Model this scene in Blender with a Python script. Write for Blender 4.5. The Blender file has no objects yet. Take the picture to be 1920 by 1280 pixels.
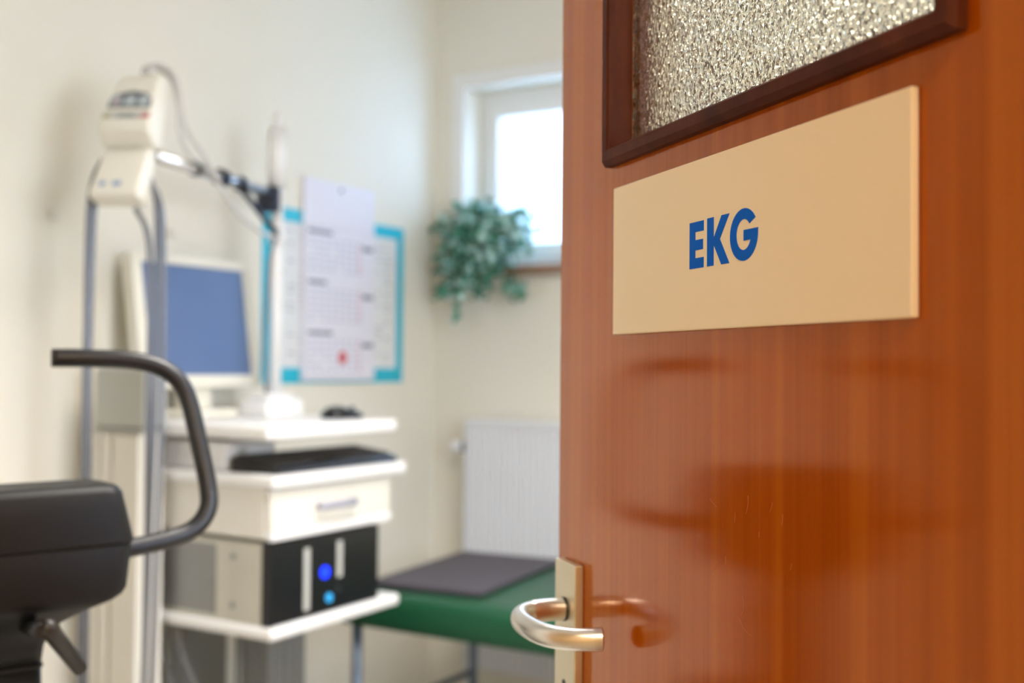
import bpy, bmesh, math, random
from mathutils import Vector, Matrix
S = bpy.context.scene
COL = S.collection
random.seed(7)

# ---------------------------------------------------------------- camera
F = 2081.0; H0 = 1.293
yaw, pitch, roll = math.radians(30.8), math.radians(1.29), math.radians(0.5)
f = Vector((-math.sin(yaw)*math.cos(pitch), math.cos(yaw)*math.cos(pitch), math.sin(pitch)))
r = Vector((math.cos(yaw), math.sin(yaw), 0)); u = r.cross(f)
R_ = r*math.cos(roll) + u*math.sin(roll); U_ = u*math.cos(roll) - r*math.sin(roll)
cd = bpy.data.cameras.new('camera'); cam = bpy.data.objects.new('camera', cd); COL.objects.link(cam)
M4 = Matrix((R_, U_, -f)).transposed().to_4x4(); M4.translation = (0, 0, H0)
cam.matrix_world = M4
cd.sensor_width = 36; cd.lens = 36*F/1920; cd.clip_start = .05; cd.clip_end = 100
cd.dof.use_dof = True; cd.dof.focus_distance = .83; cd.dof.aperture_fstop = 4.0
cd.dof.aperture_blades = 0
S.camera = cam
# ---------------------------------------------------------------- exposure, world, lights
S.view_settings.view_transform = 'Standard'; S.view_settings.look = 'None'
S.view_settings.gamma = 1; S.view_settings.use_curve_mapping = False
S.view_settings.exposure = 0.0
S.cycles.max_bounces = 12; S.cycles.transmission_bounces = 8; S.cycles.transparent_max_bounces = 8
S.cycles.diffuse_bounces = 5; S.cycles.sample_clamp_indirect = 8
S.cycles.use_denoising = True
w = bpy.data.worlds.new('sky'); S.world = w; w.use_nodes = True
wn = w.node_tree.nodes; bg = wn['Background']; bg.inputs[0].default_value = (.48, .70, 1, 1); bg.inputs[1].default_value = 23.0
def area(name, loc, size, power, color, rot=(0, 0, 0), size_y=None):
    l = bpy.data.lights.new(name, 'AREA'); l.energy = power; l.color = color; l.size = size
    if size_y: l.shape = 'RECTANGLE'; l.size_y = size_y
    o = bpy.data.objects.new(name, l); o.location = loc; o.rotation_euler = rot; COL.objects.link(o); return o
ROOMC = (1, .965, .93); CORC = (1, .80, .56)
lr = area('room_ceiling_light', (-.55, 1.75, 2.68), 1.15, 40, ROOMC, size_y=.56); lr.data.spread = math.radians(120)   # spread narrowed to keep the upper walls dim
lc = area('corridor_ceiling_light', (.72, -.45, 2.46), .5, 40, CORC, size_y=.5)
lw = area('added_side_daylight', (1.24, 1.12, 1.60), 1.2, 36, (.97, .98, 1), (0, math.radians(60), math.radians(-20)), 1.1)  # added light inside the unseen side window, tilted down into the room

# ---------------------------------------------------------------- materials
def lin(h):
    c = [int(h[i:i+2], 16)/255 for i in (0, 2, 4)]
    return tuple(x/12.92 if x <= .04045 else ((x+.055)/1.055)**2.4 for x in c) + (1,)
def mat(name, col, rough=.5, metal=0, bump=None, vary=0, vscale=8, **kw):
    """principled with faint procedural variation; bump = (scale, strength)"""
    m = bpy.data.materials.new(name); m.use_nodes = True; nt = m.node_tree; b = nt.nodes['Principled BSDF']
    c = lin(col) if isinstance(col, str) else col
    b.inputs['Base Color'].default_value = c; b.inputs['Roughness'].default_value = rough; b.inputs['Metallic'].default_value = metal
    for k, v in kw.items(): b.inputs[k.replace('_', ' ')].default_value = v
    tc = nt.nodes.new('ShaderNodeTexCoord')
    if vary:
        n = nt.nodes.new('ShaderNodeTexNoise'); n.inputs['Scale'].default_value = vscale; n.inputs['Detail'].default_value = 4
        nt.links.new(tc.outputs['Object'], n.inputs['Vector'])
        mx = nt.nodes.new('ShaderNodeMix'); mx.data_type = 'RGBA'
        mx.inputs['A'].default_value = tuple(x*(1-vary) for x in c[:3])+(1,); mx.inputs['B'].default_value = tuple(min(1, x*(1+vary)) for x in c[:3])+(1,)
        nt.links.new(n.outputs['Fac'], mx.inputs['Factor']); nt.links.new(mx.outputs['Result'], b.inputs['Base Color'])
    if bump:
        n = nt.nodes.new('ShaderNodeTexNoise'); n.inputs['Scale'].default_value = bump[0]; n.inputs['Detail'].default_value = 3
        nt.links.new(tc.outputs['Object'], n.inputs['Vector'])
        bp = nt.nodes.new('ShaderNodeBump'); bp.inputs['Strength'].default_value = bump[1]; bp.inputs['Distance'].default_value = .002
        nt.links.new(n.outputs['Fac'], bp.inputs['Height']); nt.links.new(bp.outputs['Normal'], b.inputs['Normal'])
    return m
def wood(name, ramp, grain_axis='Z', stretch=(55, 55, 1.2), rough=.2, coat=.6, fine=1.0, spect=(1, 1, 1, 1), specl=.35):
    m = bpy.data.materials.new(name); m.use_nodes = True; nt = m.node_tree; b = nt.nodes['Principled BSDF']; L = nt.links
    tc = nt.nodes.new('ShaderNodeTexCoord')
    mp = nt.nodes.new('ShaderNodeMapping'); mp.inputs['Scale'].default_value = stretch; L.new(tc.outputs['Object'], mp.inputs['Vector'])
    n1 = nt.nodes.new('ShaderNodeTexNoise'); n1.inputs['Scale'].default_value = .32; n1.inputs['Detail'].default_value = 6; n1.inputs['Roughness'].default_value = .62; L.new(mp.outputs[0], n1.inputs['Vector'])
    mp2 = nt.nodes.new('ShaderNodeMapping'); mp2.inputs['Scale'].default_value = tuple(s*14 for s in stretch); L.new(tc.outputs['Object'], mp2.inputs['Vector'])
    n2 = nt.nodes.new('ShaderNodeTexNoise'); n2.inputs['Scale'].default_value = 1; n2.inputs['Detail'].default_value = 3; L.new(mp2.outputs[0], n2.inputs['Vector'])
    ad = nt.nodes.new('ShaderNodeMath'); ad.operation = 'MULTIPLY_ADD'; ad.inputs[1].default_value = .22*fine; L.new(n2.outputs['Fac'], ad.inputs[0]); L.new(n1.outputs['Fac'], ad.inputs[2])
    cr = nt.nodes.new('ShaderNodeValToRGB'); L.new(ad.outputs[0], cr.inputs[0])
    while len(cr.color_ramp.elements) < len(ramp): cr.color_ramp.elements.new(.5)
    for e, (p, c) in zip(cr.color_ramp.elements, ramp): e.position = p; e.color = lin(c)
    L.new(cr.outputs[0], b.inputs['Base Color'])
    b.inputs['Roughness'].default_value = rough
    b.inputs['Coat Weight'].default_value = coat; b.inputs['Specular IOR Level'].default_value = specl; b.inputs['Specular Tint'].default_value = spect; b.inputs['Coat IOR'].default_value = 1.4; b.inputs['Coat Roughness'].default_value = .07
    bp = nt.nodes.new('ShaderNodeBump'); bp.inputs['Strength'].default_value = .05; bp.inputs['Distance'].default_value = .0005
    L.new(n2.outputs['Fac'], bp.inputs['Height']); L.new(bp.outputs['Normal'], b.inputs['Normal'])
    return m, b, nt

M = {}
M['wall'] = mat('painted_wall', 'E8E3D5', .62, bump=(320, .15), vary=.02, vscale=3)
M['wall_far'] = M['wall']
M['ceiling'] = mat('ceiling_paint', 'D6D2C8', .8, bump=(200, .15))
M['corr'] = mat('corridor_paint', 'E6D2AE', .7, bump=(300, .15))
M['floor'] = mat('grey_linoleum', 'B8B2A4', .35, vary=.08, vscale=30)
M['trimw'] = mat('white_trim_paint', 'EDEDEB', .4, bump=(90, .03))
M['plast_w'] = mat('white_laminate', 'ECECEC', .35, vary=.01)
M['plast_c'] = mat('cream_plastic', 'E6E2D4', .4, bump=(400, .05))
M['lam_c'] = mat('cream_laminate', 'E2DED4', .42, bump=(300, .03))
M['alu'] = mat('brushed_aluminium', 'C9C9CA', .3, 1, bump=(600, .05))
M['alu_d'] = mat('grey_anodised_profile', '8E8E8C', .42, .6)
M['grip'] = mat('lilac_grey_pull', 'A6A6B6', .4, .3)
M['steel'] = mat('galvanised_steel', 'CCC8BC', .4, .55, vary=.06, vscale=14)
M['black'] = mat('black_gloss_plastic', '0A0B10', .3, bump=(500, .03))
M['blackm'] = mat('black_matte_plastic', '2A2725', .4, bump=(900, .12))
M['ergo'] = mat('dark_textured_plastic', '131315', .42, bump=(1100, .22), Specular_IOR_Level=.3)
M['rubber'] = mat('black_foam_grip', '121216', .34, bump=(1400, .12))
M['navy'] = mat('dark_navy_metal', '1B2334', .3, .3)
M['hose'] = mat('grey_hose', '74767C', .22, .45, bump=(900, .1))
M['cable'] = mat('pale_grey_cable', 'C8C6C2', .5)
M['cable_d'] = mat('grey_cable', '6F6E6A', .5)
M['screen'] = mat('lcd_screen', '586E94', .32)
M['green'] = mat('green_vinyl', '0A4A2D', .38, bump=(260, .15))
M['mat'] = mat('dark_grey_vinyl', '48434A', .6, bump=(700, .2))
M['teal'] = mat('turquoise_border', '18B4CC', .5)
M['paper'] = mat('white_paper', 'E4E6E8', .6)
M['paper2'] = mat('calendar_paper', 'E4E2EC', .5)
M['ink'] = mat('grey_ink', 'A8AAB4', .7)
M['ink2'] = mat('lilac_ink', 'BEBED2', .7)
M['inkd'] = mat('dark_ink', '787C8C', .7)
M['inkr'] = mat('red_ink', 'CC5560', .7)
M['inkp'] = mat('pink_ink', 'E2C4CC', .7)
M['logo'] = mat('blue_logo_print', '7E96B8', .5)
M['greyw'] = mat('pale_grey_plastic', 'B9BAB4', .5)
M['groove'] = mat('grey_groove', '8C877C', .5)
M['sill'] = mat('brown_stone_sill', '8E6E58', .4, vary=.2, vscale=60)
M['radi'] = mat('white_radiator_enamel', 'E6E8EC', .3)
M['dkmetal'] = mat('dark_metal', '4A4C52', .35, .8)
M['legm'] = mat('blue_grey_steel', '6C7888', .35, .5)
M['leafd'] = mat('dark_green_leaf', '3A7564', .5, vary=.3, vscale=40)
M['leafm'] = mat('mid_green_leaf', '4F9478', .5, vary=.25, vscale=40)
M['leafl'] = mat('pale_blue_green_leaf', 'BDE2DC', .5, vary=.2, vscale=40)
M['stem'] = mat('green_stem', '5C7A48', .6)
M['pot'] = mat('white_glazed_pot', 'DADFE0', .3)
M['handle'] = mat('satin_aluminium', 'E2DEDA', .31, 1, bump=(900, .04))
M['plate'] = mat('champagne_anodised_plate', 'E2D9C2', .4, .8, bump=(900, .05))
M['sign'] = mat('cream_sign_plate', 'F4E4C8', .55, bump=(500, .02))
M['blue'] = mat('blue_lettering', '0A64DC', .7, Specular_IOR_Level=.1)
M['gbtn'] = mat('grey_button', 'A9B4B8', .4)
M['gpan'] = mat('grey_panel_print', '4E5660', .45)
M['yel'] = mat('yellow_mark', 'A89A3A', .5)
M['clear'] = mat('translucent_switch', 'DDDDD8', .4)
def emis(name, col, st):
    m = bpy.data.materials.new(name); m.use_nodes = True; b = m.node_tree.nodes['Principled BSDF']
    b.inputs['Base Color'].default_value = lin(col); b.inputs['Emission Color'].default_value = lin(col); b.inputs['Emission Strength'].default_value = st; return m
M['led'] = emis('blue_led', '0A30FF', 2.2)
M['led2'] = emis('cyan_led', '2E9CD8', .7)
M['lamp'] = emis('lamp_diffuser', 'FFEBD0', 4.0)
M['door'], db, dnt = wood('varnished_door_veneer', [(.30, '7C3402'), (.48, '9C4802'), (.62, 'A85006'), (.80, 'B4600E')], stretch=(150, 150, 1.3), rough=.09, coat=.0, spect=(1, .5, .10, 1), specl=.8)
M['scratch'] = mat('scratched_varnish', 'D08A4A', .5)
M['dark_wood'], _, _ = wood('dark_mahogany_bead', [(.3, '280C05'), (.5, '40190A'), (.65, '4E2210'), (.8, '5A2C16')], stretch=(60, 60, 8), rough=.5, coat=.0, specl=.12)
# frosted window pane: scatters the daylight, glossy face
m = bpy.data.materials.new('frosted_window_glass'); m.use_nodes = True; nt = m.node_tree; nt.nodes.clear()
o_ = nt.nodes.new('ShaderNodeOutputMaterial'); t_ = nt.nodes.new('ShaderNodeBsdfTranslucent'); t_.inputs[0].default_value = (.9, .93, .97, 1); g_ = nt.nodes.new('ShaderNodeBsdfGlossy'); g_.inputs['Roughness'].default_value = .03
x_ = nt.nodes.new('ShaderNodeMixShader'); fr = nt.nodes.new('ShaderNodeFresnel')
nt.links.new(fr.outputs[0], x_.inputs[0]); nt.links.new(t_.outputs[0], x_.inputs[1]); nt.links.new(g_.outputs[0], x_.inputs[2]); nt.links.new(x_.outputs[0], o_.inputs[0])
M['glass'] = m
# patterned cast glass of the door
m = mat('patterned_cast_glass', 'FFFBE6', .13); b = m.node_tree.nodes['Principled BSDF']; nt = m.node_tree
b.inputs['Transmission Weight'].default_value = 1; b.inputs['IOR'].default_value = 1.5
tc = nt.nodes.new('ShaderNodeTexCoord')
mp = nt.nodes.new('ShaderNodeMapping'); mp.inputs['Scale'].default_value = (1, 1, .8); nt.links.new(tc.outputs['Object'], mp.inputs[0])
nz = nt.nodes.new('ShaderNodeTexNoise'); nz.inputs['Scale'].default_value = 120; nt.links.new(mp.outputs[0], nz.inputs['Vector'])
mxv = nt.nodes.new('ShaderNodeMix'); mxv.data_type = 'VECTOR'; mxv.inputs['Factor'].default_value = .004
nt.links.new(mp.outputs[0], mxv.inputs['A']); nt.links.new(nz.outputs['Color'], mxv.inputs['B'])
vo = nt.nodes.new('ShaderNodeTexVoronoi'); vo.feature = 'SMOOTH_F1'; vo.inputs['Scale'].default_value = 300; vo.inputs['Smoothness'].default_value = .6; vo.inputs['Randomness'].default_value = .9
nt.links.new(mxv.outputs['Result'], vo.inputs['Vector'])
n2 = nt.nodes.new('ShaderNodeTexNoise'); n2.inputs['Scale'].default_value = 420; nt.links.new(mp.outputs[0], n2.inputs['Vector'])
ad = nt.nodes.new('ShaderNodeMath'); ad.operation = 'MULTIPLY_ADD'; ad.inputs[1].default_value = .25
nt.links.new(n2.outputs['Fac'], ad.inputs[0]); nt.links.new(vo.outputs['Distance'], ad.inputs[2])
bp = nt.nodes.new('ShaderNodeBump'); bp.inputs['Strength'].default_value = 1; bp.inputs['Distance'].default_value = .003
nt.links.new(ad.outputs[0], bp.inputs['Height']); nt.links.new(bp.outputs[0], b.inputs['Normal'])
M['cast'] = m

# ---------------------------------------------------------------- builders
def obj(name, bm, m, parent=None, smooth=False, bevel=0, seg=2):
    me = bpy.data.meshes.new(name)
    bmesh.ops.recalc_face_normals(bm, faces=bm.faces[:]); bm.to_mesh(me); bm.free()
    for x in (m if isinstance(m, (list, tuple)) else [m]): me.materials.append(M[x])
    if smooth:
        for p in me.polygons: p.use_smooth = True
    o = bpy.data.objects.new(name, me); COL.objects.link(o)
    if parent: o.parent = parent
    if bevel:
        b = o.modifiers.new('bevel', 'BEVEL'); b.width = bevel; b.segments = seg; b.limit_method = 'ANGLE'
        for p in me.polygons: p.use_smooth = True
        o.modifiers.new('wn', 'WEIGHTED_NORMAL')
    return o
def empty(name, loc, rz=0):
    o = bpy.data.objects.new(name, None); COL.objects.link(o); o.location = loc; o.rotation_euler = (0, 0, rz); o.empty_display_size = .05; return o
def tag(o, label, cat, group=None, kind=None):
    o['label'] = label
    if cat: o['category'] = cat
    if group: o['group'] = group
    if kind: o['kind'] = kind
    return o
def struct(o, label=None):
    o['kind'] = 'structure'
    if label: o['label'] = label
    return o
def thing(name, loc, label, cat, rz=0, group=None): return tag(empty(name, loc, rz), label, cat, group)
def box(bm, x0, x1, y0, y1, z0, z1, mi=0, mtx=None):
    v = [bm.verts.new(Vector(p) if mtx is None else mtx @ Vector(p)) for p in
         [(x0, y0, z0), (x1, y0, z0), (x1, y1, z0), (x0, y1, z0), (x0, y0, z1), (x1, y0, z1), (x1, y1, z1), (x0, y1, z1)]]
    for q in [(0, 3, 2, 1), (4, 5, 6, 7), (0, 1, 5, 4), (1, 2, 6, 5), (2, 3, 7, 6), (3, 0, 4, 7)]:
        fc = bm.faces.new([v[i] for i in q]); fc.material_index = mi
    return bm
def B(*a, **k): return box(bmesh.new(), *a, **k)
def prism(bm, pts, mapf, d0, d1, mi=0):
    """polygon pts (a,b) extruded from d0 to d1; mapf(a,b,d)->xyz"""
    lo = [bm.verts.new(mapf(a, b, d0)) for a, b in pts]; hi = [bm.verts.new(mapf(a, b, d1)) for a, b in pts]
    n = len(pts); fs = [bm.faces.new(lo), bm.faces.new(hi[::-1])]
    for i in range(n): fs.append(bm.faces.new((lo[i], hi[i], hi[(i+1) % n], lo[(i+1) % n])))
    for q in fs: q.material_index = mi
    return bm
def catmull(P, n=10):
    P = [Vector(p) for p in P]; Q = [2*P[0]-P[1]] + P + [2*P[-1]-P[-2]]; out = []
    for i in range(1, len(Q)-2):
        a, b, c, d = Q[i-1:i+3]
        for k in range(n):
            t = k/n; out.append(.5*((2*b)+(c-a)*t+(2*a-5*b+4*c-d)*t*t+(3*b-a-3*c+d)*t**3))
    out.append(P[-1]); return out
def tube(bm, pts, rad, seg=12, cap=True, mi=0, ell=1.0, up=None):
    pts = [Vector(p) for p in pts]; rings = []
    t0 = (pts[1]-pts[0]).normalized(); ref = Vector(up) if up else (Vector((0, 0, 1)) if abs(t0.z) < .9 else Vector((1, 0, 0)))
    n = (ref - t0*ref.dot(t0)).normalized()
    for i, p in enumerate(pts):
        t = ((pts[min(i+1, len(pts)-1)]-pts[max(i-1, 0)])).normalized()
        n = (n - t*n.dot(t)).normalized(); b = t.cross(n)
        rr = rad[i] if isinstance(rad, (list, tuple)) else rad
        rings.append([bm.verts.new(p + n*math.cos(2*math.pi*k/seg)*rr*ell + b*math.sin(2*math.pi*k/seg)*rr) for k in range(seg)])
    for a, c in zip(rings, rings[1:]):
        for k in range(seg):
            q = bm.faces.new((a[k], a[(k+1) % seg], c[(k+1) % seg], c[k])); q.material_index = mi; q.smooth = True
    if cap:
        for rg in (rings[0], rings[-1][::-1]): q = bm.faces.new(rg); q.material_index = mi
    return bm
def T(pts, rad, **k): return tube(bmesh.new(), pts, rad, **k)
def capped(o):  # smooth sides, flat caps kept
    return o
def cyl(bm, a, b, rad, seg=20, mi=0, rad2=None):
    return tube(bm, [a, b], [rad, rad if rad2 is None else rad2], seg=seg, mi=mi)
def lathe(bm, prof, cx, cy, seg=24, mi=0):
    rings = [[bm.verts.new((cx+rr*math.cos(2*math.pi*k/seg), cy+rr*math.sin(2*math.pi*k/seg), z)) for k in range(seg)] for rr, z in prof]
    for a, c in zip(rings, rings[1:]):
        for k in range(seg): q = bm.faces.new((a[k], a[(k+1) % seg], c[(k+1) % seg], c[k])); q.material_index = mi; q.smooth = True
    bm.faces.new(rings[0]).material_index = mi; bm.faces.new(rings[-1]).material_index = mi
    return bm
def loft(bm, rings, mi=0, cap=True):
    R = [[bm.verts.new(p) for p in rg] for rg in rings]; n = len(R[0])
    for a, c in zip(R, R[1:]):
        for k in range(n): q = bm.faces.new((a[k], a[(k+1) % n], c[(k+1) % n], c[k])); q.material_index = mi; q.smooth = True
    if cap:
        bm.faces.new(R[0][::-1]).material_index = mi; bm.faces.new(R[-1]).material_index = mi
    return bm
def rrect(hx, hy, rad, z, n=6, f=lambda x, y, z: (x, y, z)):
    out = []
    for cx, cy, a0 in ((hx-rad, hy-rad, 0), (-hx+rad, hy-rad, 90), (-hx+rad, -hy+rad, 180), (hx-rad, -hy+rad, 270)):
        for k in range(n+1):
            a = math.radians(a0+90*k/n); out.append(f(cx+rad*math.cos(a), cy+rad*math.sin(a), z))
    return out

# ================================================================= the setting
XL, YF, XR, YW, CH = -2.4, 3.45, 1.35, .43, 2.72
struct(obj('floor', B(-2.6, 1.6, -1.9, 3.75, -.1, 0), 'floor'))
struct(obj('wall_left', B(XL-.15, XL, YW-.13, YF+.2, 0, CH), 'wall'))
WX0, WX1, WZ0, WZ1 = -2.27, -1.37, 1.655, 2.33
bm = bmesh.new()
box(bm, XL, WX0, YF, YF+.2, 0, CH); box(bm, WX1, XR, YF, YF+.2, 0, CH); box(bm, WX0, WX1, YF, YF+.2, 0, WZ0-.035); box(bm, WX0, WX1, YF, YF+.2, WZ1, CH)
struct(obj('wall_back', bm, 'wall_far'))
bm = bmesh.new()
box(bm, XR, XR+.15, YW-.13, .5, 0, CH); box(bm, XR, XR+.15, 1.75, YF+.2, 0, CH); box(bm, XR, XR+.15, .5, 1.75, 0, .97); box(bm, XR, XR+.15, .5, 1.75, 2.27, CH)
struct(obj('wall_right', bm, 'wall'))
DX0, DX1 = -.735, .17
bm = bmesh.new()
box(bm, -2.4, DX0, YW-.12, YW, 0, CH); box(bm, DX1, XR, YW-.12, YW, 0, CH); box(bm, DX0, DX1, YW-.12, YW, 2.06, CH)
struct(obj('wall_front', bm, 'wall'))
struct(obj('ceiling', B(-2.55, 1.5, YW-.12, 3.65, CH, CH+.1), 'ceiling'))
bm = bmesh.new(); box(bm, -1.9, 1.5, -1.7, .31, 2.5, 2.6); struct(obj('ceiling_corridor', bm, 'ceiling'))
bm = bmesh.new(); box(bm, -1.9, 1.5, -1.8, -1.7, 0, 2.5); struct(obj('wall_corridor_back', bm, 'corr'))
struct(obj('wall_corridor_left', B(-2.0, -1.9, -1.8, .31, 0, 2.5), 'corr'))
struct(obj('wall_corridor_right', B(1.5, 1.6, -1.8, .31, 0, 2.5), 'corr'))
bm = bmesh.new()   # thin jamb lining of the doorway
box(bm, DX0, DX0+.008, YW-.13, YW+.01, 0, 2.06); box(bm, DX1-.008, DX1, YW-.13, YW+.002, 0, 2.06); box(bm, DX0+.008, DX1-.008, YW-.13, YW+.01, 2.052, 2.06)
struct(obj('trim_1', bm, 'trimw'))
struct(obj('baseboard_left', B(XL, XL+.012, YW, YF, 0, .07), 'lam_c'))
struct(obj('baseboard_back', B(XL+.012, XR, YF-.012, YF, 0, .07), 'lam_c'))

# window
win = struct(empty('window_1', (WX0, YF, WZ0)), 'small high white-framed window above the radiator')
def wobj(name, bm, m, **k): return obj(name, bm, m, win, **k)
W_, H_ = WX1-WX0, WZ1-WZ0
bm = bmesh.new()      # plaster surround, slightly proud of the wall
e = .053
box(bm, -e, 0, -.008, .004, -.03, H_+e); box(bm, W_, W_+e, -.008, .004, -.03, H_+e); box(bm, 0, W_, -.008, .004, H_, H_+e)
wobj('window_surround', bm, 'trimw', bevel=.003)
bm = bmesh.new(); fo = .035
box(bm, 0, fo, .12, .18, 0, H_); box(bm, W_-fo, W_, .12, .18, 0, H_); box(bm, fo, W_-fo, .12, .18, 0, fo); box(bm, fo, W_-fo, .12, .18, H_-.048, H_)
wobj('window_frame', bm, 'trimw', bevel=.004)
bm = bmesh.new(); s0, s1 = .037, .082
box(bm, s0, s1, .105, .165, .037, H_-.05); box(bm, W_-s1, W_-s0, .105, .165, .037, H_-.05); box(bm, s1, W_-s1, .105, .165, .037, .095); box(bm, s1, W_-s1, .105, .165, H_-.098, H_-.05)
sash = wobj('sash', bm, 'trimw', bevel=.005)
wobj('pane', B(s1-.005, W_-s1+.005, .136, .142, .09, H_-.093), 'glass')
wobj('window_sill', B(.0, W_+.04, -.045, .13, -.035, 0), 'sill', bevel=.004)
wobj('sill_board', B(.001, W_-.001, -.03, .12, 0, .006), 'trimw')

win2 = struct(empty('added_side_window', (XR, .5, .97)), 'added wide white-framed window in the unseen right wall of the examination room')  # unseen window, added to account for side light on walls and trolley
bm = bmesh.new()
for a in ((0, .05, 0, 1.3), (1.2, 1.25, 0, 1.3), (.05, 1.2, 0, .05), (.05, 1.2, 1.25, 1.3), (.60, .65, .05, 1.25)): box(bm, .04, .09, a[0], a[1], a[2], a[3])
obj('window_frame', bm, 'trimw', win2, bevel=.004); obj('pane', B(.062, .068, .045, 1.205, .045, 1.255), 'glass', win2)
obj('window_sill', B(-.03, .04, .002, 1.248, .0005, .02), 'sill', win2)

# ================================================================= the door
d = Vector((-.77384, .63338, 0)); n = Vector((-.63338, -.77384, 0)); D = .42528; SH = .171
hinge = d*SH - n*D
ang = math.atan2(d.y, d.x)
door = struct(empty('door_1', hinge, ang), 'open varnished orange-brown wooden door with patterned glass light')
def LM(bx): return bx
# local: x = distance from the hinge edge, +y towards the corridor side, z up
gx0, gx1, gz0, gz1 = .4686-SH+.012, .9-SH, 1.486, 1.93
DWd, DT, DHt = 1.0315-SH, .04, 2.02
bm = bmesh.new()
box(bm, 0, gx0, -DT, 0, .008, DHt); box(bm, gx1, DWd, -DT, 0, .008, DHt); box(bm, gx0, gx1, -DT, 0, .008, gz0); box(bm, gx0, gx1, -DT, 0, gz1, DHt)
bmesh.ops.remove_doubles(bm, verts=bm.verts, dist=1e-5)
leaf = obj('door_leaf', bm, 'door', door)
bm = bmesh.new()
def bead(a, b, side):   # bead profile around the opening: (offset out of opening, standoff)
    prof = [(0, -.013), (0, .010), (.002, .012), (.009, .012), (.0125, .0075), (.0125, 0), (.001, 0), (.001, -.013)]
    prof = [(-.001, -.013), (-.001, .010), (.001, .012), (.009, .012), (.0125, .0075), (.0125, 0), (0.0, 0), (.0, -.013)]
    return prof
P8 = [(-.0015, -.013), (-.0015, .010), (.0005, .012), (.0085, .012), (.0125, .007), (.0125, .0002), (-.0001, .0002), (-.0001, -.013)]
corners = [(gx0, gz0, -1, -1), (gx1, gz0, 1, -1), (gx1, gz1, 1, 1), (gx0, gz1, -1, 1)]
for i, (nm) in enumerate(('bottom', 'left', 'top', 'right')):
    a, b = corners[i], corners[(i+1) % 4]
    bm = bmesh.new()
    loft(bm, [[(c[0]+c[2]*o, s, c[1]+c[3]*o) for o, s in P8] for c in (a, b)])
    for q in bm.faces: q.smooth = False
    obj('glazing_bead', bm, 'dark_wood', door)
bm = B(gx0+.0015, gx1-.0015, -.0175, -.0135, gz0+.0015, gz1-.0015)
obj('glass_pane', bm, 'cast', door)
for zz in (gz0, gz1): pass
# room side beads
bm = bmesh.new()
for x0, x1, z0, z1 in ((gx0, gx0+.012, gz0, gz1), (gx1-.012, gx1, gz0, gz1), (gx0+.012, gx1-.012, gz0, gz0+.012), (gx0+.012, gx1-.012, gz1-.012, gz1)):
    box(bm, x0, x1, -.048, -.018, z0, z1)
obj('rear_glazing_bead', bm, 'dark_wood', door)
# handle set
sx = .9935-SH
pl = [(sx-.0247, .884), (sx+.0247, .884), (sx+.0247, 1.105), (sx-.0247, 1.105)]
bm = bmesh.new(); prism(bm, pl, lambda a, b, y: (a, y, b), .0002, .0095)
esc = obj('escutcheon_plate', bm, 'plate', door, bevel=.0014)
esc['label'] = 'champagne metal escutcheon plate'
bm = bmesh.new()
tube(bm, catmull([(sx, .0095, 1.060), (sx, .030, 1.060), (sx-.004, .048, 1.0597), (sx-.016, .0605, 1.059), (sx-.034, .0655, 1.058), (sx-.058, .064, 1.0565), (sx-.078, .057, 1.0555), (sx-.093, .042, 1.055), (sx-.1010, .027, 1.0552), (sx-.1045, .0165, 1.0555)], 8),
     [.0096]*14 + [.0090]*59, seg=24, ell=1.13)
for v in bm.verts: pass
lev = obj('door_handle', bm, 'handle', door, smooth=False); lev['label'] = 'satin metal lever handle bent back toward the door'
lb = lev.modifiers.new('b', 'BEVEL'); lb.width = .0022; lb.segments = 2; lb.limit_method = 'ANGLE'; lb.angle_limit = 1.0
bm = bmesh.new(); tube(bm, [(sx, .0096, 1.06), (sx, .0112, 1.06)], .0114, seg=24); obj('collar', bm, 'dkmetal', lev)
bm = bmesh.new(); kz = .9885
tube(bm, [(sx, .0094, kz), (sx, .0099, kz)], .0042, seg=16); box(bm, sx-.0016, sx+.0016, .0094, .0099, kz-.014, kz)
obj('keyhole', bm, 'black', esc)

# fine scratches in the varnish below the sign
bm = bmesh.new(); rs = random.Random(3)
for x0, z0, L_, a0, cv in [(.685, 1.190, .014, 60, 40), (.700, 1.182, .007, 80, 10), (.640, 1.188, .008, 75, 20), (.668, 1.176, .004, 85, 0), (.712, 1.150, .006, 85, 10), (.690, 1.118, .014, 55, 70), (.676, 1.106, .020, 175, -50), (.655, 1.195, .008, 50, 30), (.735, 1.195, .012, -30, 10), (.63, 1.16, .005, 70, 0), (.735, 1.14, .016, 25, 35)]:
    P, x, z = [], x0-SH, z0
    for k in range(9):
        P.append((x, .00012, z)); a = math.radians(a0+cv*k/8); x -= math.cos(a)*L_/8; z += math.sin(a)*L_/8
    tube(bm, P, .00012, seg=4)
obj('scratches', bm, 'scratch', door)

# sign on the door
sign = thing('door_sign', hinge+Vector((0, 0, 1.322)) + d*(.5051-SH), 'cream rectangular plate with blue letters EKG mounted on the door', 'sign', ang)
SW = .8966-.5051
bm = B(0, SW, .0004, .006, 0, .1302); obj('sign_plate', bm, 'sign', sign, bevel=.0012)
E_ = [(757, 1404.5), (735.5, 1404.5), (735.5, 1396.8), (748.2, 1396.8), (748.2, 1390.6), (736.6, 1390.6), (736.6, 1382.8), (748.2, 1382.8), (748.2, 1376.8), (735.5, 1376.8), (735.5, 1369), (757, 1369)]
K_ = [(730.3, 1405), (720.8, 1405), (720.8, 1389.5), (709.6, 1405), (698.6, 1405), (711.9, 1387.8), (698.6, 1369), (709.8, 1369), (720.8, 1384.6), (720.8, 1369), (730.3, 1369)]
G_o = []
cx, cz = 679.3, 1387.5
for k in range(0, 41):
    a = math.radians(38 + (360-38+8 - 0)*k/40)   # counter-clockwise from upper terminal
G_ = []
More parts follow.
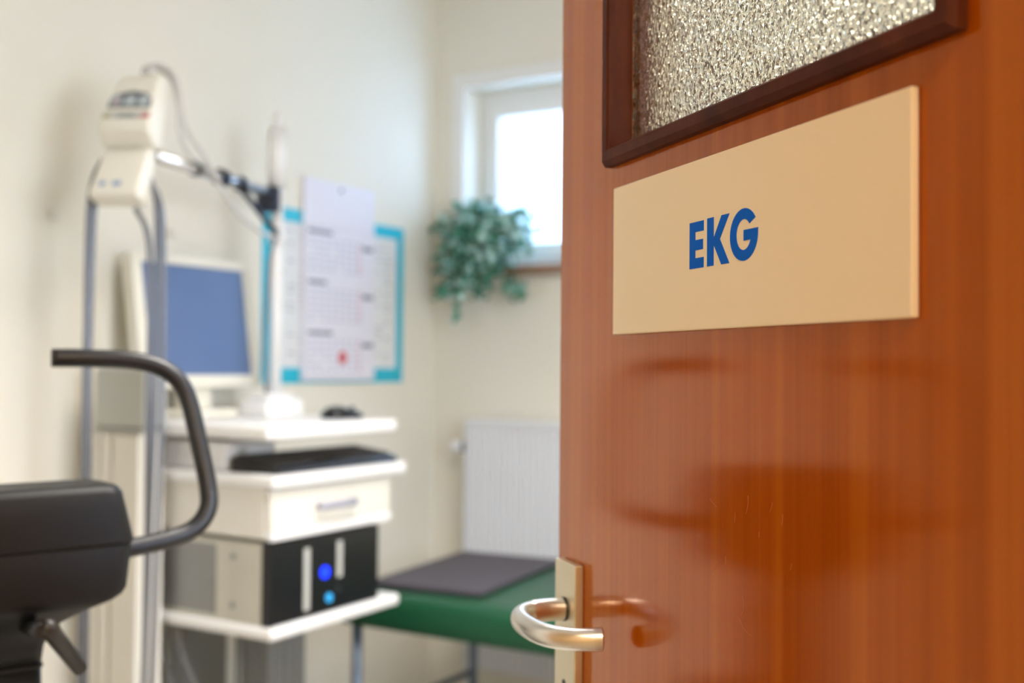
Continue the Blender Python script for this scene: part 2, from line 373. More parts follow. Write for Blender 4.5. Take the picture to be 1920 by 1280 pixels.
for k in range(37):       # outer arc; +x is towards the viewer's left
    a = math.radians(35 + 320*k/36); G_.append((cx-18.4*math.cos(a), cz+18.6*math.sin(a)))
G_ = G_ + [(cx-18.5, cz+3.2), (cx+.2, cz+3.2), (cx+.2, cz-4.4), (cx-9.0, cz-4.4)]
for k in range(31):
    a = math.radians(334 - 294*k/30); G_.append((cx-9.9*math.cos(a)*.98, cz+10.9*math.sin(a)))
for nm, pts in (('E', E_), ('K', K_), ('G', G_)):
    bm = bmesh.new(); prism(bm, [((a/1000-.5051), b/1000-1.322) for a, b in pts], lambda a, b, y: (a, y, b), .0059, .0063)
    bm.normal_update(); bmesh.ops.triangulate(bm, faces=[q for q in bm.faces if len(q.verts) > 4])
    o = obj('letter', bm, 'blue', sign); o['label'] = 'blue capital letter ' + nm

# ================================================================= furniture and equipment
# ---- cart (front faces +X, near side faces -Y)
cart = thing('equipment_cart', (-2.05, 2.18, 0), 'white medical trolley with grey column, three shelves and a drawer', 'cart')
cx0, cy0 = -2.05, 2.18
def cobj(name, bm, m, par=cart, **k):
    bmesh.ops.translate(bm, verts=bm.verts, vec=(-cx0, -cy0, 0)); return obj(name, bm, m, par, **k)
cobj('shelf', B(-2.33, -1.795, 1.915, 2.412, 1.116, 1.149), 'plast_w', bevel=.008, seg=3)['label'] = 'topmost shelf under the monitor'
cobj('shelf', B(-2.33, -1.785, 1.925, 2.445, 1.003, 1.034), 'plast_w', bevel=.008, seg=3)['label'] = 'shelf carrying the keyboard'
cobj('shelf', B(-2.33, -1.785, 1.925, 2.42, .652, .683), 'plast_w', bevel=.010, seg=3)['label'] = 'lowest shelf carrying the computer'
bm = bmesh.new(); box(bm, -2.30, -1.822, 1.935, 2.395, .884, 1.0029); cobj('drawer_cabinet', bm, 'lam_c', bevel=.002)
dr = cobj('drawer', B(-1.8215, -1.803, 1.937, 2.394, .902, .999), 'lam_c', bevel=.003)
bm = bmesh.new(); tube(bm, [(-1.803, 2.10, .948), (-1.782, 2.10, .948), (-1.779, 2.105, .948), (-1.779, 2.225, .948), (-1.782, 2.23, .948), (-1.803, 2.23, .948)], .0055, seg=10, ell=1.6); cobj('drawer_handle', bm, 'grip', dr)
bm = bmesh.new(); box(bm, -1.8215, -1.798, 1.937, 2.394, .880, .9015); cobj('lower_rail', bm, 'plast_w', bevel=.003)
bm = bmesh.new(); box(bm, -2.10, -1.985, 2.13, 2.27, .11, .6519)
for yy in (2.155, 2.19, 2.225): box(bm, -1.985, -1.981, yy, yy+.014, .11, .6519)
for xx in (-2.08, -2.045): box(bm, xx, xx+.012, 2.126, 2.13, .11, .6519)
cobj('column', bm, 'alu_d')
bm = bmesh.new(); box(bm, -2.33, -2.30, 2.10, 2.30, .11, 1.1159); cobj('rear_column', bm, 'alu_d')
bm = bmesh.new(); box(bm, -2.33, -1.80, 2.13, 2.27, .07, .11); box(bm, -2.33, -2.27, 1.95, 2.43, .07, .11); box(bm, -1.86, -1.80, 1.95, 2.43, .07, .11); cobj('base', bm, 'alu_d', bevel=.006)
for x, y in ((-2.30, 1.98), (-2.30, 2.40), (-1.83, 1.98), (-1.83, 2.40)):
    bm = bmesh.new(); cyl(bm, (x-.012, y, .032), (x+.012, y, .032), .032); cyl(bm, (x, y, .04), (x, y, .07), .008); cobj('caster', bm, 'blackm')
# pole and arm
boom = thing('boom_stand', (-2.16, 2.33, 1.1492), 'white pole with slanting silver boom arm standing on the top shelf behind the monitor edge', 'stand')
cx0, cy0, cz0 = -2.16, 2.33, 1.1492
def bobj(name, bm, m, par=None, **k):
    bmesh.ops.translate(bm, verts=bm.verts, vec=(-cx0, -cy0, -cz0)); return obj(name, bm, m, par or boom, **k)
bm = bmesh.new(); cyl(bm, (-2.16, 2.33, 1.1495), (-2.16, 2.33, 1.79), .0165); bobj('pole', bm, 'plast_w')
bm = box(bmesh.new(), -2.205, -2.105, 2.24, 2.39, 1.1493, 1.195); box(bm, -2.19, -2.12, 2.26, 2.37, 1.195, 1.212); bobj('pole_foot', bm, 'plast_w', bevel=.008, seg=3)
bm = bmesh.new(); cyl(bm, (-2.16, 2.325, 1.79), (-2.16, 2.325, 1.955), .025); cyl(bm, (-2.16, 2.325, 1.95), (-2.16, 2.325, 2.0), .010); bobj('pole_top_sleeve', bm, 'plast_w')
A0, A1 = Vector((-2.058, 1.80, 1.782)), Vector((-2.155, 2.305, 1.766))
arm = bobj('boom_arm', T([A0, A1], .0145, seg=18), 'alu')
ad_ = (A1-A0)
for t, l, rr in ((.30, .012, .019), (.50, .03, .022), (.68, .016, .020)):
    bobj('clamp_ring', T([A0+ad_*t, A0+ad_*t+ad_.normalized()*l], rr, seg=18), 'navy', arm)
bm = bmesh.new(); box(bm, -2.19, -2.13, 2.275, 2.312, 1.715, 1.785); bobj('clamp_block', bm, 'navy', bevel=.006)
bobj('brace_strut', T([A0+ad_*.70+Vector((0, 0, -.012)), Vector((-2.125, 2.29, 1.655))], .0085, seg=10), 'navy')
bm = bmesh.new(); cyl(bm, (-2.16, 2.33, 1.63), (-2.16, 2.33, 1.66), .022); bobj('clamp_ring', bm, 'plast_w')
bobj('cable', T(catmull([(-2.13, 2.30, 1.655), (-2.145, 2.29, 1.60), (-2.15, 2.285, 1.50), (-2.155, 2.28, 1.35), (-2.15, 2.285, 1.215)]), .0055, seg=8), 'hose')

# ---- suction unit hung on the arm
su = thing('electrode_unit', (-2.092, 1.765, 1.815), 'cream waisted electrode unit with button panel hanging at the end of the arm', 'medical device')
UY = math.radians(24)
lean = math.radians(10)
def SU(x, y, z):   # lean back
    a, b, c = x, y*math.cos(lean)+z*math.sin(lean), z*math.cos(lean)-y*math.sin(lean)
    a += .09*z      # slight sideways slant
    return (a*math.cos(UY)-b*math.sin(UY), a*math.sin(UY)+b*math.cos(UY), c)
def sprism(bm, prof, w0, w1, mi=0):
    """side profile [(y,z)], half widths vary bottom->top"""
    zs = [z for _, z in prof]; z0, z1 = min(zs), max(zs)
    def hw(z): return w0+(w1-w0)*(z-z0)/(z1-z0)
    a = [bm.verts.new(SU(-hw(z), y, z)) for y, z in prof]; b = [bm.verts.new(SU(hw(z), y, z)) for y, z in prof]
    bm.faces.new(a); bm.faces.new(b[::-1]); k = len(prof)
    for i in range(k): bm.faces.new((a[i], b[i], b[(i+1) % k], a[(i+1) % k]))
    return bm
up = obj('upper_housing', sprism(bmesh.new(), [(-.050, .0), (-.052, .02), (-.030, .135), (-.012, .160), (.022, .162), (.030, .10), (.026, -.02), (-.015, -.022)], .066, .052), 'plast_c', su, bevel=.010, seg=3)
lo = obj('lower_housing', sprism(bmesh.new(), [(-.010, -.020), (.024, -.020), (.028, -.145), (.015, -.160), (-.040, -.152), (-.043, -.135), (-.024, -.055)], .060, .054), 'plast_c', su, bevel=.007, seg=3)
def onfront(x, z, off=.0008):  # point on upper front face
    t = (z-.02)/.115; y = -.052+.022*t
    return SU(x, y-off, z)
def fpoly(pts, off=.0012, th=.0015):
    bm = bmesh.new(); prism(bm, pts, lambda a, b, o: onfront(a, b, o), off-.002, off); return bm
arch = [(-.052, .062), (.052, .062), (.050, .085), (.036, .100), (.0, .106), (-.036, .100), (-.050, .085)]
pn = obj('button_panel', fpoly(arch), 'gpan', su)
for k, x in enumerate((-.033, 0, .033)):
    bt = obj('button', fpoly([(x-.0135, .066), (x+.0135, .066), (x+.0135, .088), (x+.009, .095), (x-.009, .095), (x-.0135, .088)], .003), 'gbtn', pn)
    obj('check_mark', fpoly([(x-.006, .078), (x-.001, .070), (x+.008, .086), (x+.006, .088), (x-.001, .075), (x-.004, .080)], .0036), 'inkr' if k == 0 else 'paper', bt)
st = obj('label_strip', fpoly([(-.056, .034), (.056, .034), (.055, .050), (-.055, .050)]), 'greyw', su)
obj('dark_print', fpoly([(-.020, .037), (.022, .037), (.022, .042), (-.020, .042)], .0018), 'gpan', st)
obj('yellow_mark', fpoly([(-.056, .035), (-.042, .035), (-.042, .043), (-.056, .043)], .0018), 'yel', st)
obj('red_mark', fpoly([(.036, .035), (.056, .035), (.056, .044), (.036, .044)], .0018), 'inkr', st)
def lowf(x, z, o):
    t = (-.055-z)/.08; return SU(x, -.024-.019*t-o, z)
for x0, x1 in ((-.038, -.024), (-.006, .014)):
    bm = bmesh.new(); prism(bm, [(x0, -.126), (x1, -.126), (x1, -.114), (x0, -.114)], lambda a, b, o: lowf(a, b, o), -.001, .0012); obj('printed_mark', bm, 'logo', lo)
def spt(x, y, z): return SU(x, y, z)
# hoses: down in a long U on each side
base = Vector((-2.092, 1.765, 1.815))
def hpts(L): return [Vector(p)-base for p in L]
def hose(L, rad=.0075, m='hose'): return obj('hose', T(catmull(hpts(L), 8), rad, seg=10), m, su)
hose([(-2.155, 1.735, 1.77), (-2.172, 1.722, 1.72), (-2.180, 1.716, 1.62), (-2.180, 1.715, 1.3), (-2.178, 1.713, .9), (-2.176, 1.711, .55), (-2.16, 1.712, .30), (-2.10, 1.735, .20), (-2.05, 1.76, .28), (-2.035, 1.77, .45), (-2.035, 1.785, .9), (-2.040, 1.80, 1.3), (-2.043, 1.80, 1.62), (-2.046, 1.79, 1.70), (-2.062, 1.78, 1.745)], .0068)
hose([(-2.150, 1.742, 1.70), (-2.168, 1.725, 1.66), (-2.172, 1.722, 1.55), (-2.172, 1.72, 1.3), (-2.168, 1.72, .9), (-2.165, 1.718, .55), (-2.15, 1.72, .33), (-2.09, 1.74, .25), (-2.035, 1.765, .33), (-2.018, 1.78, .5), (-2.018, 1.793, .9), (-2.025, 1.808, 1.3), (-2.030, 1.806, 1.6), (-2.036, 1.796, 1.68), (-2.055, 1.785, 1.72)], .0068)
hose([(-2.08, 1.768, 1.655), (-2.060, 1.785, 1.60), (-2.053, 1.79, 1.5), (-2.052, 1.79, 1.2), (-2.050, 1.79, .8), (-2.05, 1.785, .5), (-2.06, 1.76, .3), (-2.10, 1.70, .12), (-2.16, 1.66, .012)], .0068)
# cables out of the top, looping to the pole
def cab(L, rad=.005, m='cable', nm='cable'): return obj(nm, T(catmull(hpts(L), 8), rad, seg=8), m, su)
topc = Vector(SU(.01, .005, .158))+base
cab([topc, topc+Vector((.0, .0, .025)), topc+Vector((.02, .02, .03)), topc+Vector((.04, .045, 0)), (-2.04, 1.88, 1.86), (-2.055, 1.96, 1.80), (-2.075, 2.07, 1.70), (-2.10, 2.18, 1.655), (-2.125, 2.27, 1.645), (-2.14, 2.31, 1.648)], .006)
cab([topc+Vector((-.018, 0, 0)), topc+Vector((-.018, 0, .022)), topc+Vector((.0, .02, .028)), topc+Vector((.03, .05, -.01)), (-2.035, 1.86, 1.84), (-2.045, 1.90, 1.80), (-2.065, 1.96, 1.788)], .0055)

# ---- monitor
mon = thing('computer_monitor', (-2.29, 2.17, 1.149), 'cream framed flat monitor with dark blue-grey screen on the trolley', 'monitor')
ta = math.radians(-8.5)
TM = Matrix.Translation((0.02, 0, .085)) @ Matrix.Rotation(ta, 4, 'Y')
def mb(bm): bmesh.ops.transform(bm, matrix=TM, verts=bm.verts); return bm
y0, y1, z0, z1 = -.215, .215, -.005, .355
bm = bmesh.new(); box(bm, -.035, 0, y0, y1, z0, z1); mo = obj('housing', mb(bm), 'plast_c', mon, bevel=.006, seg=3)
bm = bmesh.new()
sy0, sy1, sz0, sz1 = -.183, .183, .028, .330
for a in ((y0, sy0, z0, z1), (sy1, y1, z0, z1), (sy0, sy1, z0, sz0), (sy0, sy1, sz1, z1)): box(bm, .0002, .006, *a)
obj('bezel', mb(bm), 'plast_c', mon)
bm = bmesh.new(); box(bm, .0002, .002, sy0, sy1, sz0, sz1); obj('screen', mb(bm), 'screen', mon)
bm = bmesh.new(); box(bm, -.05, .01, -.04, .04, .02, .12); obj('neck', bm, 'plast_c', mon, bevel=.006)
bm = bmesh.new(); box(bm, -.06, .10, -.12, .055, .0005, .022); obj('foot', bm, 'plast_c', mon, bevel=.008, seg=3)

# ---- mouse
mo = thing('computer_mouse', (-1.93, 2.345, 1.149), 'black glossy computer mouse on the top shelf of the trolley', 'mouse', math.radians(80))
bm = bmesh.new(); rings = []
for k in range(9):
    t = k/8; h = .036*math.sin(math.pi*min(.97, t*.93+.035))**.6; s = 1-.10*abs(t-.5)
rng = []
for zf, sc in ((0.0005, .92), (.006, 1.0), (.014, .98), (.022, .88), (.029, .68), (.033, .42), (.0345, .12)):
    rng.append([(x*sc-.006*(1-sc), y*sc, z-0.18*max(0, x)*(zf/.034)) for x, y, z in [(px_, py_, zf) for px_, py_, _ in rrect(.062, .036, .031, 0)]])
loft(bm, rng); obj('mouse_body', bm, 'black', mo)
bm = bmesh.new(); cyl(bm, (.034, -.0035, .0245), (.034, .0035, .0245), .008); obj('scroll_wheel', bm, 'dkmetal', mo)

# ---- keyboard
kb = thing('computer_keyboard', (-1.872, 2.185, 1.0345), 'black keyboard lying on the trolley shelf under the top shelf', 'keyboard')
bm = bmesh.new(); prism(bm, [(-.078, 0), (.072, 0), (.078, .008), (.070, .018), (-.072, .036), (-.078, .030)], lambda a, b, y: (a, y, b), -.232, .232); obj('keyboard_case', bm, 'black', kb, bevel=.003)
rows = []
for rI in range(6):
    bm = bmesh.new(); xk = -.062+rI*.0215; zk = .036-.1268*(xk+.072)-.001
    nk = 20
    for c in range(nk):
        if rI == 5 and 4 < c < 10: continue
        yk = -.222+c*.0225
        box(bm, xk-.0085, xk+.0085, yk-.0092+.009, yk+.0092+.009, zk-.002, zk+.0065)
    o = obj('key_row', bm, 'blackm', kb)

# ---- interface box between the two upper shelves
ib = thing('amplifier_box', (-2.05, 2.05, 1.0345), 'small white device box with round black socket under the top shelf', 'medical device')
obj('box_housing', B(-.13, .085, -.095, .075, .0003, .070), 'plast_w', ib, bevel=.006)
bm = bmesh.new(); cyl(bm, (-.01, -.102, .045), (-.01, -.0945, .045), .012); obj('socket', bm, 'black', ib)
bm = bmesh.new(); box(bm, .0852, .089, -.06, -.03, .01, .055); obj('front_plate', bm, 'greyw', ib)

# ---- computer tower lying on its side
pc = thing('computer_tower', (-2.03, 2.135, .683), 'computer tower lying on its side, steel case and black front with blue lights', 'computer')
obj('steel_case', B(-.24, .205, -.203, .203, .0005, .190), 'steel', pc, bevel=.002)
obj('front_panel', B(.2052, .233, -.205, .205, .0005, .193), 'black', pc, bevel=.004)
def fr_(y0, y1, z0, z1, m, nm, x=.2355, par=pc, bev=.0015): return obj(nm, B(.2325, x, y0, y1, z0, z1), m, par, bevel=bev)
fr_(-.088, -.068, .018, .168, 'greyw', 'trim_strip'); fr_(.035, .054, .080, .170, 'greyw', 'trim_strip')
bm = bmesh.new(); cyl(bm, (.233, -.012, .100), (.2365, -.012, .100), .0145, seg=24); obj('power_button', bm, 'led', pc)
bm = bmesh.new(); cyl(bm, (.233, .005, .035), (.2355, .005, .035), .011, seg=20); obj('status_light', bm, 'led2', pc)
bm = bmesh.new(); cyl(bm, (.233, .040, .050), (.2355, .040, .050), .010, seg=20); obj('socket', bm, 'dkmetal', pc)
for z in (.04, .155):
    bm = bmesh.new(); cyl(bm, (.115, -.2045, z), (.115, -.203, z), .008, seg=12); obj('case_screw', bm, 'alu_d', pc)
bm = bmesh.new(); box(bm, -.24, .06, -.2042, -.2032, .012, .18); obj('side_vent_panel', bm, 'alu_d', pc)

# ---- cables under the cart
for L, rad in (([(-2.25, 1.97, .655), (-2.18, 1.96, .57), (-2.12, 1.95, .46), (-2.08, 1.96, .30), (-2.10, 1.98, .10)], .006),
               ([(-2.12, 1.95, .652), (-2.11, 1.95, .60), (-2.06, 1.96, .50), (-1.98, 1.98, .42), (-1.94, 2.0, .25), (-1.98, 2.0, .08)], .0065),
               ([(-2.14, 2.0, .652), (-2.15, 1.99, .58), (-2.14, 1.98, .50), (-2.10, 1.99, .44), (-2.03, 2.0, .43), (-1.99, 2.03, .5), (-2.04, 2.08, .652)], .005)):
    bm = T(catmull(L, 8), rad, seg=8); bmesh.ops.translate(bm, verts=bm.verts, vec=(2.05, -2.18, 0)); obj('power_cable', bm, 'cable_d', cart)

# ---- cream cabinet by the wall with grey box on it
cb = thing('slim_cabinet', (-2.185, 1.905, 0), 'slim cream cabinet with grooved front standing against the wall beside the trolley', 'cabinet')
bm = bmesh.new(); box(bm, -.105, .060, -.065, .0, 0, 1.125); obj('body', bm, 'lam_c', cb, bevel=.002)
bm = bmesh.new()
for x0, x1 in ((-.103, -.083), (-.073, -.040), (-.030, .058)): box(bm, x0, x1, -.079, -.0652, .02, 1.12)
obj('front_slats', bm, 'lam_c', cb, bevel=.0015)
obj('top_edge', B(-.107, .062, -.081, .002, 1.1252, 1.133), 'greyw', cb)
bx = obj('storage_box', B(-.105, .075, -.038, .038, 0, .15), 'greyw', bevel=.012, seg=3); bx.location = (-2.185, 1.866, 1.1335)
tag(bx, 'pale grey plastic box on top of the slim cream cabinet', 'box')

# ---- wall planner
po = thing('wall_planner', (XL+.0005, 2.885, 1.51), 'white wall planner poster with turquoise border hung behind the calendar', 'poster')
hy, hz = .363, .277
obj('sheet', B(0, .0012, -hy, hy, -hz, hz), 'paper', po)
bm = bmesh.new(); bw = .045
for a in ((-hy, hy, -hz, -hz+.05), (-hy, hy, hz-.042, hz), (-hy, -hy+.045, -hz+.05, hz-.042), (hy-.04, hy, -hz+.05, hz-.042)): box(bm, .0012, .0018, *a)
obj('border', bm, 'teal', po)
bm = bmesh.new()
for c in range(12):
    for k in range(22):
        if random.random() < .5:
            y = -hy+.07+c*.05; z = hz-.065-k*.0195; box(bm, .0012, .0016, y, y+.012+random.random()*.022, z-.006, z)
obj('printed_entries', bm, 'ink', po)

# ---- three-month calendar
ca = thing('wall_calendar', (XL+.003, 2.883, 1.58), 'tall white three-month calendar hanging over the turquoise bordered planner', 'calendar')
cw = .183
bm = B(0, .008, -cw, cw, .165, .318); hd = obj('header_card', bm, 'paper2', ca, bevel=.001)
bm = bmesh.new(); cyl(bm, (.008, 0, .295), (.0095, 0, .295), .007); obj('hanging_hole', bm, 'dkmetal', hd)
for k in range(3):
    zt = .163-k*.165; pg = obj('month_page', B(0, .010+.002*k, -cw, cw, zt-.166 if k < 2 else zt-.168, zt), 'paper2', ca)
    xf = .0102+.002*k
    bm = bmesh.new()
    for rI in range(6):
        for c in range(8):
            y = -cw+.025+c*.036; z = zt-.035-rI*.020
            if random.random() < .9: box(bm, xf-.0002, xf+.0004, y, y+.016, z-.009, z)
    obj('date_grid', bm, 'ink2', pg)
    bm = box(bmesh.new(), xf-.0002, xf+.0004, -cw+.02, -cw+.02+(.12 if k != 1 else .09), zt-.022, zt-.010); box(bm, xf-.0002, xf+.0004, cw-.07, cw-.01, zt-.060, zt-.045)
    obj('month_name', bm, 'inkd', pg)
    bm = bmesh.new()
    for rI in range(6): box(bm, xf-.0002, xf+.0005, cw-.095, cw-.078, zt-.048-rI*.018, zt-.037-rI*.018)
    obj('red_dates', bm, 'inkp', pg)
    if k == 2:
        bm = bmesh.new(); cyl(bm, (xf, .01, zt-.095), (xf+.0012, .01, zt-.095), .022, seg=18); o = obj('red_marker', bm, 'inkr', pg)
obj('backing', B(-.001, .0, -cw, cw, -.34, .318), 'paper2', ca)

# ---- wall hooks
for y, z, lab in ((1.781, 1.66, 'small beige hook high on the bare wall left of the electrode unit'), (2.163, 1.659, 'small beige hook on the wall above the monitor')):
    o = obj('wall_hook', B(0, .012, -.014, .014, -.012, .012), 'lam_c', bevel=.004); o.location = (XL+.0005, y, z); tag(o, lab, 'hook')

# ---- radiator
ra = thing('radiator', (-2.186, YF, .2), 'white ribbed panel radiator under the window', 'radiator')
RW = .95
bm = bmesh.new(); N = 38; st_ = (RW-.02)/N; prof = [(0, -.012)]
pts = [(0.0, -.085), ]
pts = []
for k in range(N):
    x = .01+k*st_; pts += [(x, -.092), (x+st_*.22, -.104), (x+st_*.70, -.104), (x+st_*.92, -.092)]
pts += [(RW, -.092), (RW, -.08), (0, -.08), (0, -.092)]
prism(bm, pts, lambda a, b, z: (a, b, z), .02, .88); bm.normal_update(); bmesh.ops.triangulate(bm, faces=[q for q in bm.faces if len(q.verts) > 4])
obj('front_panel', bm, 'radi', ra)
obj('top_grille', B(-.002, RW+.002, -.106, -.02, .8802, .902), 'radi', ra, bevel=.003)
obj('side_panel', B(-.004, -.0005, -.104, -.02, .01, .88), 'radi', ra); obj('side_panel', B(RW+.0005, RW+.004, -.104, -.02, .01, .88), 'radi', ra)
obj('rear_panel', B(0, RW, -.04, -.022, .02, .88), 'radi', ra)
bm = box(bmesh.new(), .15, .18, -.0218, -.0003, .1, .8); box(bm, .77, .80, -.0218, -.0003, .1, .8); obj('bracket', bm, 'radi', ra)
bm = bmesh.new(); cyl(bm, (-.004, -.06, .80), (-.022, -.06, .80), .011); cyl(bm, (-.022, -.06, .80), (-.036, -.06, .80), .02); obj('valve_body', bm, 'dkmetal', ra)
bm = bmesh.new(); lathe(bm, [(.016, 0), (.022, .004), (.022, .040), (.018, .050)], 0, 0); bmesh.ops.transform(bm, matrix=Matrix.Translation((-.0362, -.06, .80)) @ Matrix.Rotation(math.radians(-90), 4, 'Y'), verts=bm.verts)
obj('thermostat_knob', bm, 'radi', ra)
bm = bmesh.new(); tube(bm, catmull([(-.026, -.06, .79), (-.026, -.058, .70), (-.030, -.05, .4), (-.030, -.03, -.1), (-.030, -.03, -.1998)]), .0075, seg=10); obj('supply_pipe', bm, 'radi', ra)

# ---- couch
co = thing('examination_couch', (-1.16, 2.85, 0), 'green upholstered examination couch in front of the radiator', 'couch')
cx1, hx, hyy = 0, .92, .35
bm = bmesh.new()
rings = []
for z, ins, rd in ((.552, .012, .03), (.556, .004, .035), (.575, 0, .04), (.62, 0, .04), (.640, .008, .04), (.650, .025, .05), (.653, .06, .05)):
    rings.append(rrect(hx-ins, hyy-ins, rd, z))
loft(bm, rings); obj('upholstery', bm, 'green', co)
bm = bmesh.new(); box(bm, -hx+.03, hx-.03, -hyy+.10, hyy-.10, .53, .5515); obj('frame', bm, 'legm', co, bevel=.003)
for x in (-.865, .865):
    for y in (-.31, .31):
        bm = bmesh.new(); cyl(bm, (x, y, .0), (x, y, .5515), .0155); cyl(bm, (x, y, .0), (x, y, .02), .02); obj('leg', bm, 'legm', co)
    bm = bmesh.new(); cyl(bm, (x, -.294, .27), (x, .294, .27), .011); obj('cross_rail', bm, 'legm', co)
mt = thing('foot_mat', (-1.835, 2.86, .6538), 'thin dark grey pad lying on the end of the green couch', 'mat', math.radians(6))
obj('pad', B(-.195, .165, -.285, .31, 0, .018), 'mat', mt, bevel=.006, seg=3)

# ---- plant on the sill
pt = thing('trailing_plant', (-2.145, 3.485, 1.6612), 'bushy blue-green ivy plant trailing from the window sill corner', 'plant')
bm = lathe(bmesh.new(), [(.032, .0003), (.042, .05), (.046, .075), (.040, .075), (.036, .06)], 0, 0); obj('pot', bm, 'pot', pt)
bm = bmesh.new(); stems = bmesh.new()
def leaf(bm, p, dirv, sz, mi):
    dirv = dirv.normalized(); side = dirv.cross(Vector((random.uniform(-1, 1), random.uniform(-1, 1), random.uniform(-1, 1)))).normalized(); nn = dirv.cross(side)
    P = [p, p+dirv*sz*.25+side*sz*.42, p+dirv*sz*.55+side*sz*.30, p+dirv*sz, p+dirv*sz*.55-side*sz*.30, p+dirv*sz*.25-side*sz*.42]
    mid = p+dirv*sz*.5-nn*sz*.10
    vs = [bm.verts.new(q) for q in P]; vm = bm.verts.new(mid)
    for i in range(6): q = bm.faces.new((vs[i], vs[(i+1) % 6], vm)); q.material_index = mi
def blocked(p):  # keep leaves on this side of walls, frame and sill
    X, Y, Z = p.x-2.145, p.y+3.485, p.z+1.6612
    if X < XL+.03: return True
    inw = WX0+.02 < X < WX1-.03 and WZ0+.03 < Z < WZ1-.03
    if Y > YF-.03 and not inw: return True
    if Y > YF+.09: return True
    if 1.60 < Z < 1.69 and Y > YF-.07: return True
    return False
cnt = 0
for k in range(78):
    a = random.uniform(0, 2*math.pi); out = random.uniform(.07, .19); rise = random.uniform(.04, .15); drop = random.uniform(-.15, .12)
    if k < 12: drop = random.uniform(.06, .15); out *= .6
    dx, dy = math.cos(a), -abs(math.sin(a))*.65
    p0 = Vector((0, 0, .07)); p1 = Vector((dx*out*.5, dy*out*.5-.02, .07+rise*.8)); p2 = Vector((dx*out, dy*out-.05, .07+drop)); p3 = p2+Vector((dx*.01, -.005, -.05 if drop < 0 else -.02))
    path = [p for p in catmull([p0, p1, p2, p3], 6)]
    ok = [p for p in path if not blocked(p)]
    if len(ok) > 3: tube(stems, [p for p in path][:len(path)], .0015, seg=4)
    for p in path[3:]:
        for _ in range(2):
            q = p+Vector([random.gauss(0, .014) for _ in range(3)])
            dv = Vector((random.gauss(dx*.5, .6), random.gauss(-.35, .6), random.gauss(-.1, .6)))
            sz = random.uniform(.022, .038)
            if blocked(q) or blocked(q+dv.normalized()*sz): continue
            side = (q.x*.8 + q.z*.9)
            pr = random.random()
            mi = 2 if pr < .34+side*1.3 else (1 if pr < .62+side else 0)  # highlights put into leaf colour: paler toward the top and right
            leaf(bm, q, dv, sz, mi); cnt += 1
for L in ([(-.04, -.10, .02), (-.07, -.12, -.08), (-.10, -.11, -.17), (-.115, -.10, -.19)], [(.06, -.10, .02), (.10, -.12, -.06), (.14, -.12, -.11), (.18, -.11, -.115)]):
    path = catmull(L, 8); tube(stems, path, .0018, seg=5)
    for p in path[4::3]:
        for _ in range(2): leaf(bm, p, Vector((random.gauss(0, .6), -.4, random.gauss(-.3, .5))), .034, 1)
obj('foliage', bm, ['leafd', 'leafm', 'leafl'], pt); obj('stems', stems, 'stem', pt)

# ---- exercise bike (ergometer)
ax = math.atan2(.951, .306) - math.pi/2     # local +y = along the console width, local -x = rider side
eb = thing('exercise_bike', (-1.194, .822, 0), 'dark grey exercise bike with curved handlebars and wide console', 'exercise bike', ax)
# local frame: y along width w, x = -p (towards the camera side)
w_ = Vector((.306, .951, 0)); px_ = Vector((.951, -.306, 0)); c0 = Vector((-1.194, .822, 0))
def EL(p): q = Vector(p)-c0; return Vector((q.dot(px_), q.dot(w_), p[2]))
bm = bmesh.new(); rings = []
for z, hx_, hy_ in ((1.073, .058, .1475), (1.077, .058, .148), (1.110, .054, .141), (1.134, .051, .136), (1.1415, .047, .131), (1.1445, .041, .123)): rings.append(rrect(hx_, hy_, .026, z))
loft(bm, rings); obj('console_upper_shell', bm, 'ergo', eb)
bm = bmesh.new(); rings = []
for z, hx_, hy_ in ((.93, .031, .055), (.950, .032, .057), (.966, .035, .062), (.979, .040, .073), (.989, .045, .089), (.997, .049, .107), (1.004, .052, .126), (1.010, .053, .136), (1.018, .054, .141), (1.070, .057, .146), (1.0725, .056, .145)): rings.append([(x-.03*min(1, (.052-hx_)/.021 if hx_ < .052 else 0), y, zz) for x, y, zz in rrect(hx_, hy_, min(.026, hx_*.45), z)])
loft(bm, rings); obj('console_lower_shell', bm, 'ergo', eb)
bm = bmesh.new(); rings = []
for z, hx_, hy_ in ((.20, .062, .062), (.60, .042, .060), (.88, .032, .056), (.922, .031, .055)): rings.append([(x-.03, y, zz) for x, y, zz in rrect(hx_, hy_, .014, z)])
loft(bm, rings); obj('column', bm, 'ergo', eb)
bm = bmesh.new(); rings = []
for z, hx_, hy_ in ((.923, .0315, .0555), (.925, .033, .057), (.9295, .0315, .0555)): rings.append([(x-.03, y, zz) for x, y, zz in rrect(hx_, hy_, .014, z)])
loft(bm, rings); obj('column_sleeve', bm, 'ergo', eb)
HB = [(-1.160, .905, 1.052), (-1.145, .960, 1.057), (-1.128, 1.010, 1.063), (-1.117, 1.050, 1.073), (-1.113, 1.073, 1.095), (-1.118, 1.080, 1.125), (-1.140, 1.083, 1.185), (-1.160, 1.084, 1.238), (-1.172, 1.076, 1.268), (-1.188, 1.055, 1.288), (-1.208, 1.022, 1.297), (-1.236, .975, 1.299), (-1.259, .941, 1.299)]
H1 = [EL(p) for p in HB]
for sgn in (1, -1):
    L = [Vector((p.x, p.y*sgn, p.z)) for p in H1]; path = catmull(L, 8)
    hb = obj('handlebar', T(path, .0122, seg=18), 'rubber', eb)
    obj('end_cap', T([path[-1]-(path[-1]-path[-2]).normalized()*.001, path[-1]+(path[-1]-path[-2]).normalized()*.003], .0118, seg=18), 'blackm', hb)
pv = EL((-1.125, .868, 1.003)); en = EL((-1.128, .930, .915))
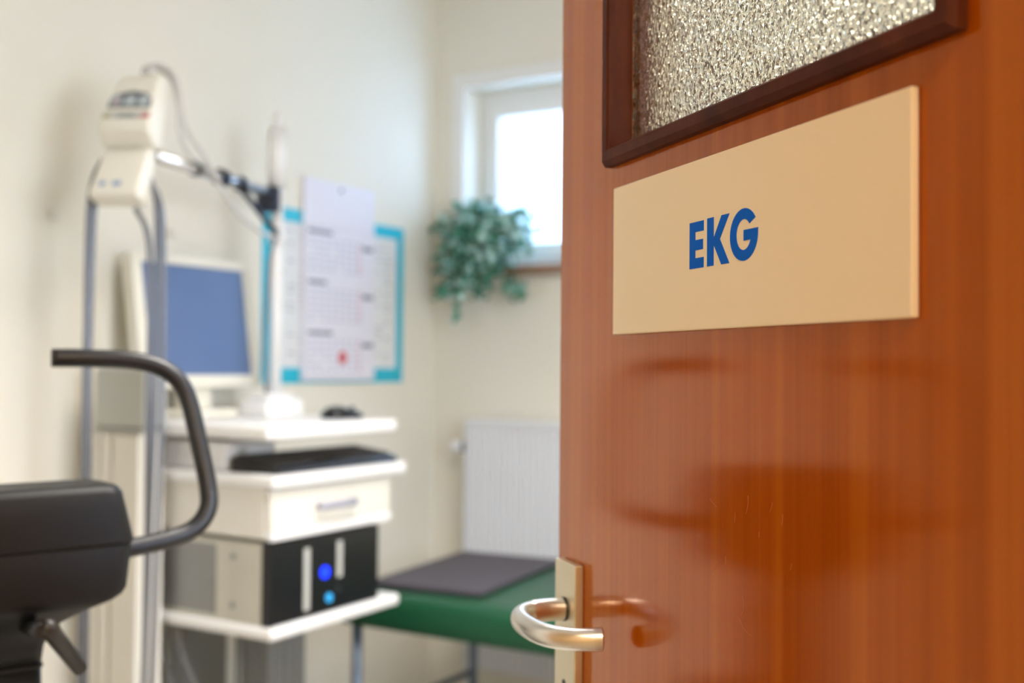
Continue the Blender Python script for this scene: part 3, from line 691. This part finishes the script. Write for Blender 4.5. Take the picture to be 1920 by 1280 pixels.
bm = bmesh.new(); tube(bm, [EL((-1.165, .840, .982)), EL((-1.118, .826, .984))], .009, seg=14); cl = obj('clamp_knob', bm, 'dkmetal', eb)
bm = bmesh.new(); pv = EL((-1.122, .838, .985)); en = EL((-1.125, .886, .926)); tube(bm, [EL((-1.121, .826, .990)), pv, pv+(en-pv)*.15, en], [.009, .013, .0105, .009], seg=10); obj('clamp_lever', bm, 'blackm', cl)
bm = box(bmesh.new(), -.30, .30, -.20, .20, .0, .001) ; bm.free()
bm = bmesh.new(); box(bm, -.62, .12, -.10, .10, .06, .20); box(bm, -.50, -.05, -.075, .075, .2002, .42); obj('drive_housing', bm, 'ergo', eb, bevel=.02, seg=3)
for x in (.10, -.62):
    bm = bmesh.new(); cyl(bm, (x, -.24, .035), (x, .24, .035), .034); obj('floor_bar', bm, 'blackm', eb)
bm = bmesh.new(); cyl(bm, (-.42, 0, .42), (-.45, 0, .62), .025); obj('seat_post', bm, 'alu_d', eb)
bm = bmesh.new(); rings = [rrect(.13, .10, .07, .62), rrect(.135, .105, .07, .64), rrect(.125, .09, .07, .67)]
rings = [[(x-.47, y*(1 if x < 0 else 1-.6*min(1, x/.13)), z) for x, y, z in rg] for rg in rings]
loft(bm, rings); obj('saddle', bm, 'blackm', eb)
for s in (1, -1):
    bm = bmesh.new(); cyl(bm, (-.27, s*.076, .30), (-.27, s*.10, .30), .015); box(bm, -.285, -.255, s*.095 if s > 0 else -.105, .105 if s > 0 else -.095, .15, .31); box(bm, -.32, -.22, min(s*.106, s*.19), max(s*.106, s*.19), .145, .165); obj('pedal_crank', bm, 'blackm', eb)

# ---- lamps the light comes from
def lamp(loc, sx_, sy_, label):
    t = thing('ceiling_lamp', loc, label, 'lamp')
    bm = bmesh.new()
    for a in ((-sx_, sx_, -sy_, -sy_+.012), (-sx_, sx_, sy_-.012, sy_), (-sx_, -sx_+.012, -sy_+.012, sy_-.012), (sx_-.012, sx_, -sy_+.012, sy_-.012)): box(bm, *a, -.035, -.0003)
    obj('lamp_frame', bm, 'trimw', t); obj('diffuser', B(-sx_+.0125, sx_-.0125, -sy_+.0125, sy_-.0125, -.012, -.004), 'lamp', t); return t
lamp((-.55, 1.75, CH), .60, .30, 'large rectangular white ceiling lamp in the examination room')
lamp((.72, -.45, 2.5), .27, .27, 'square white ceiling lamp in the corridor')
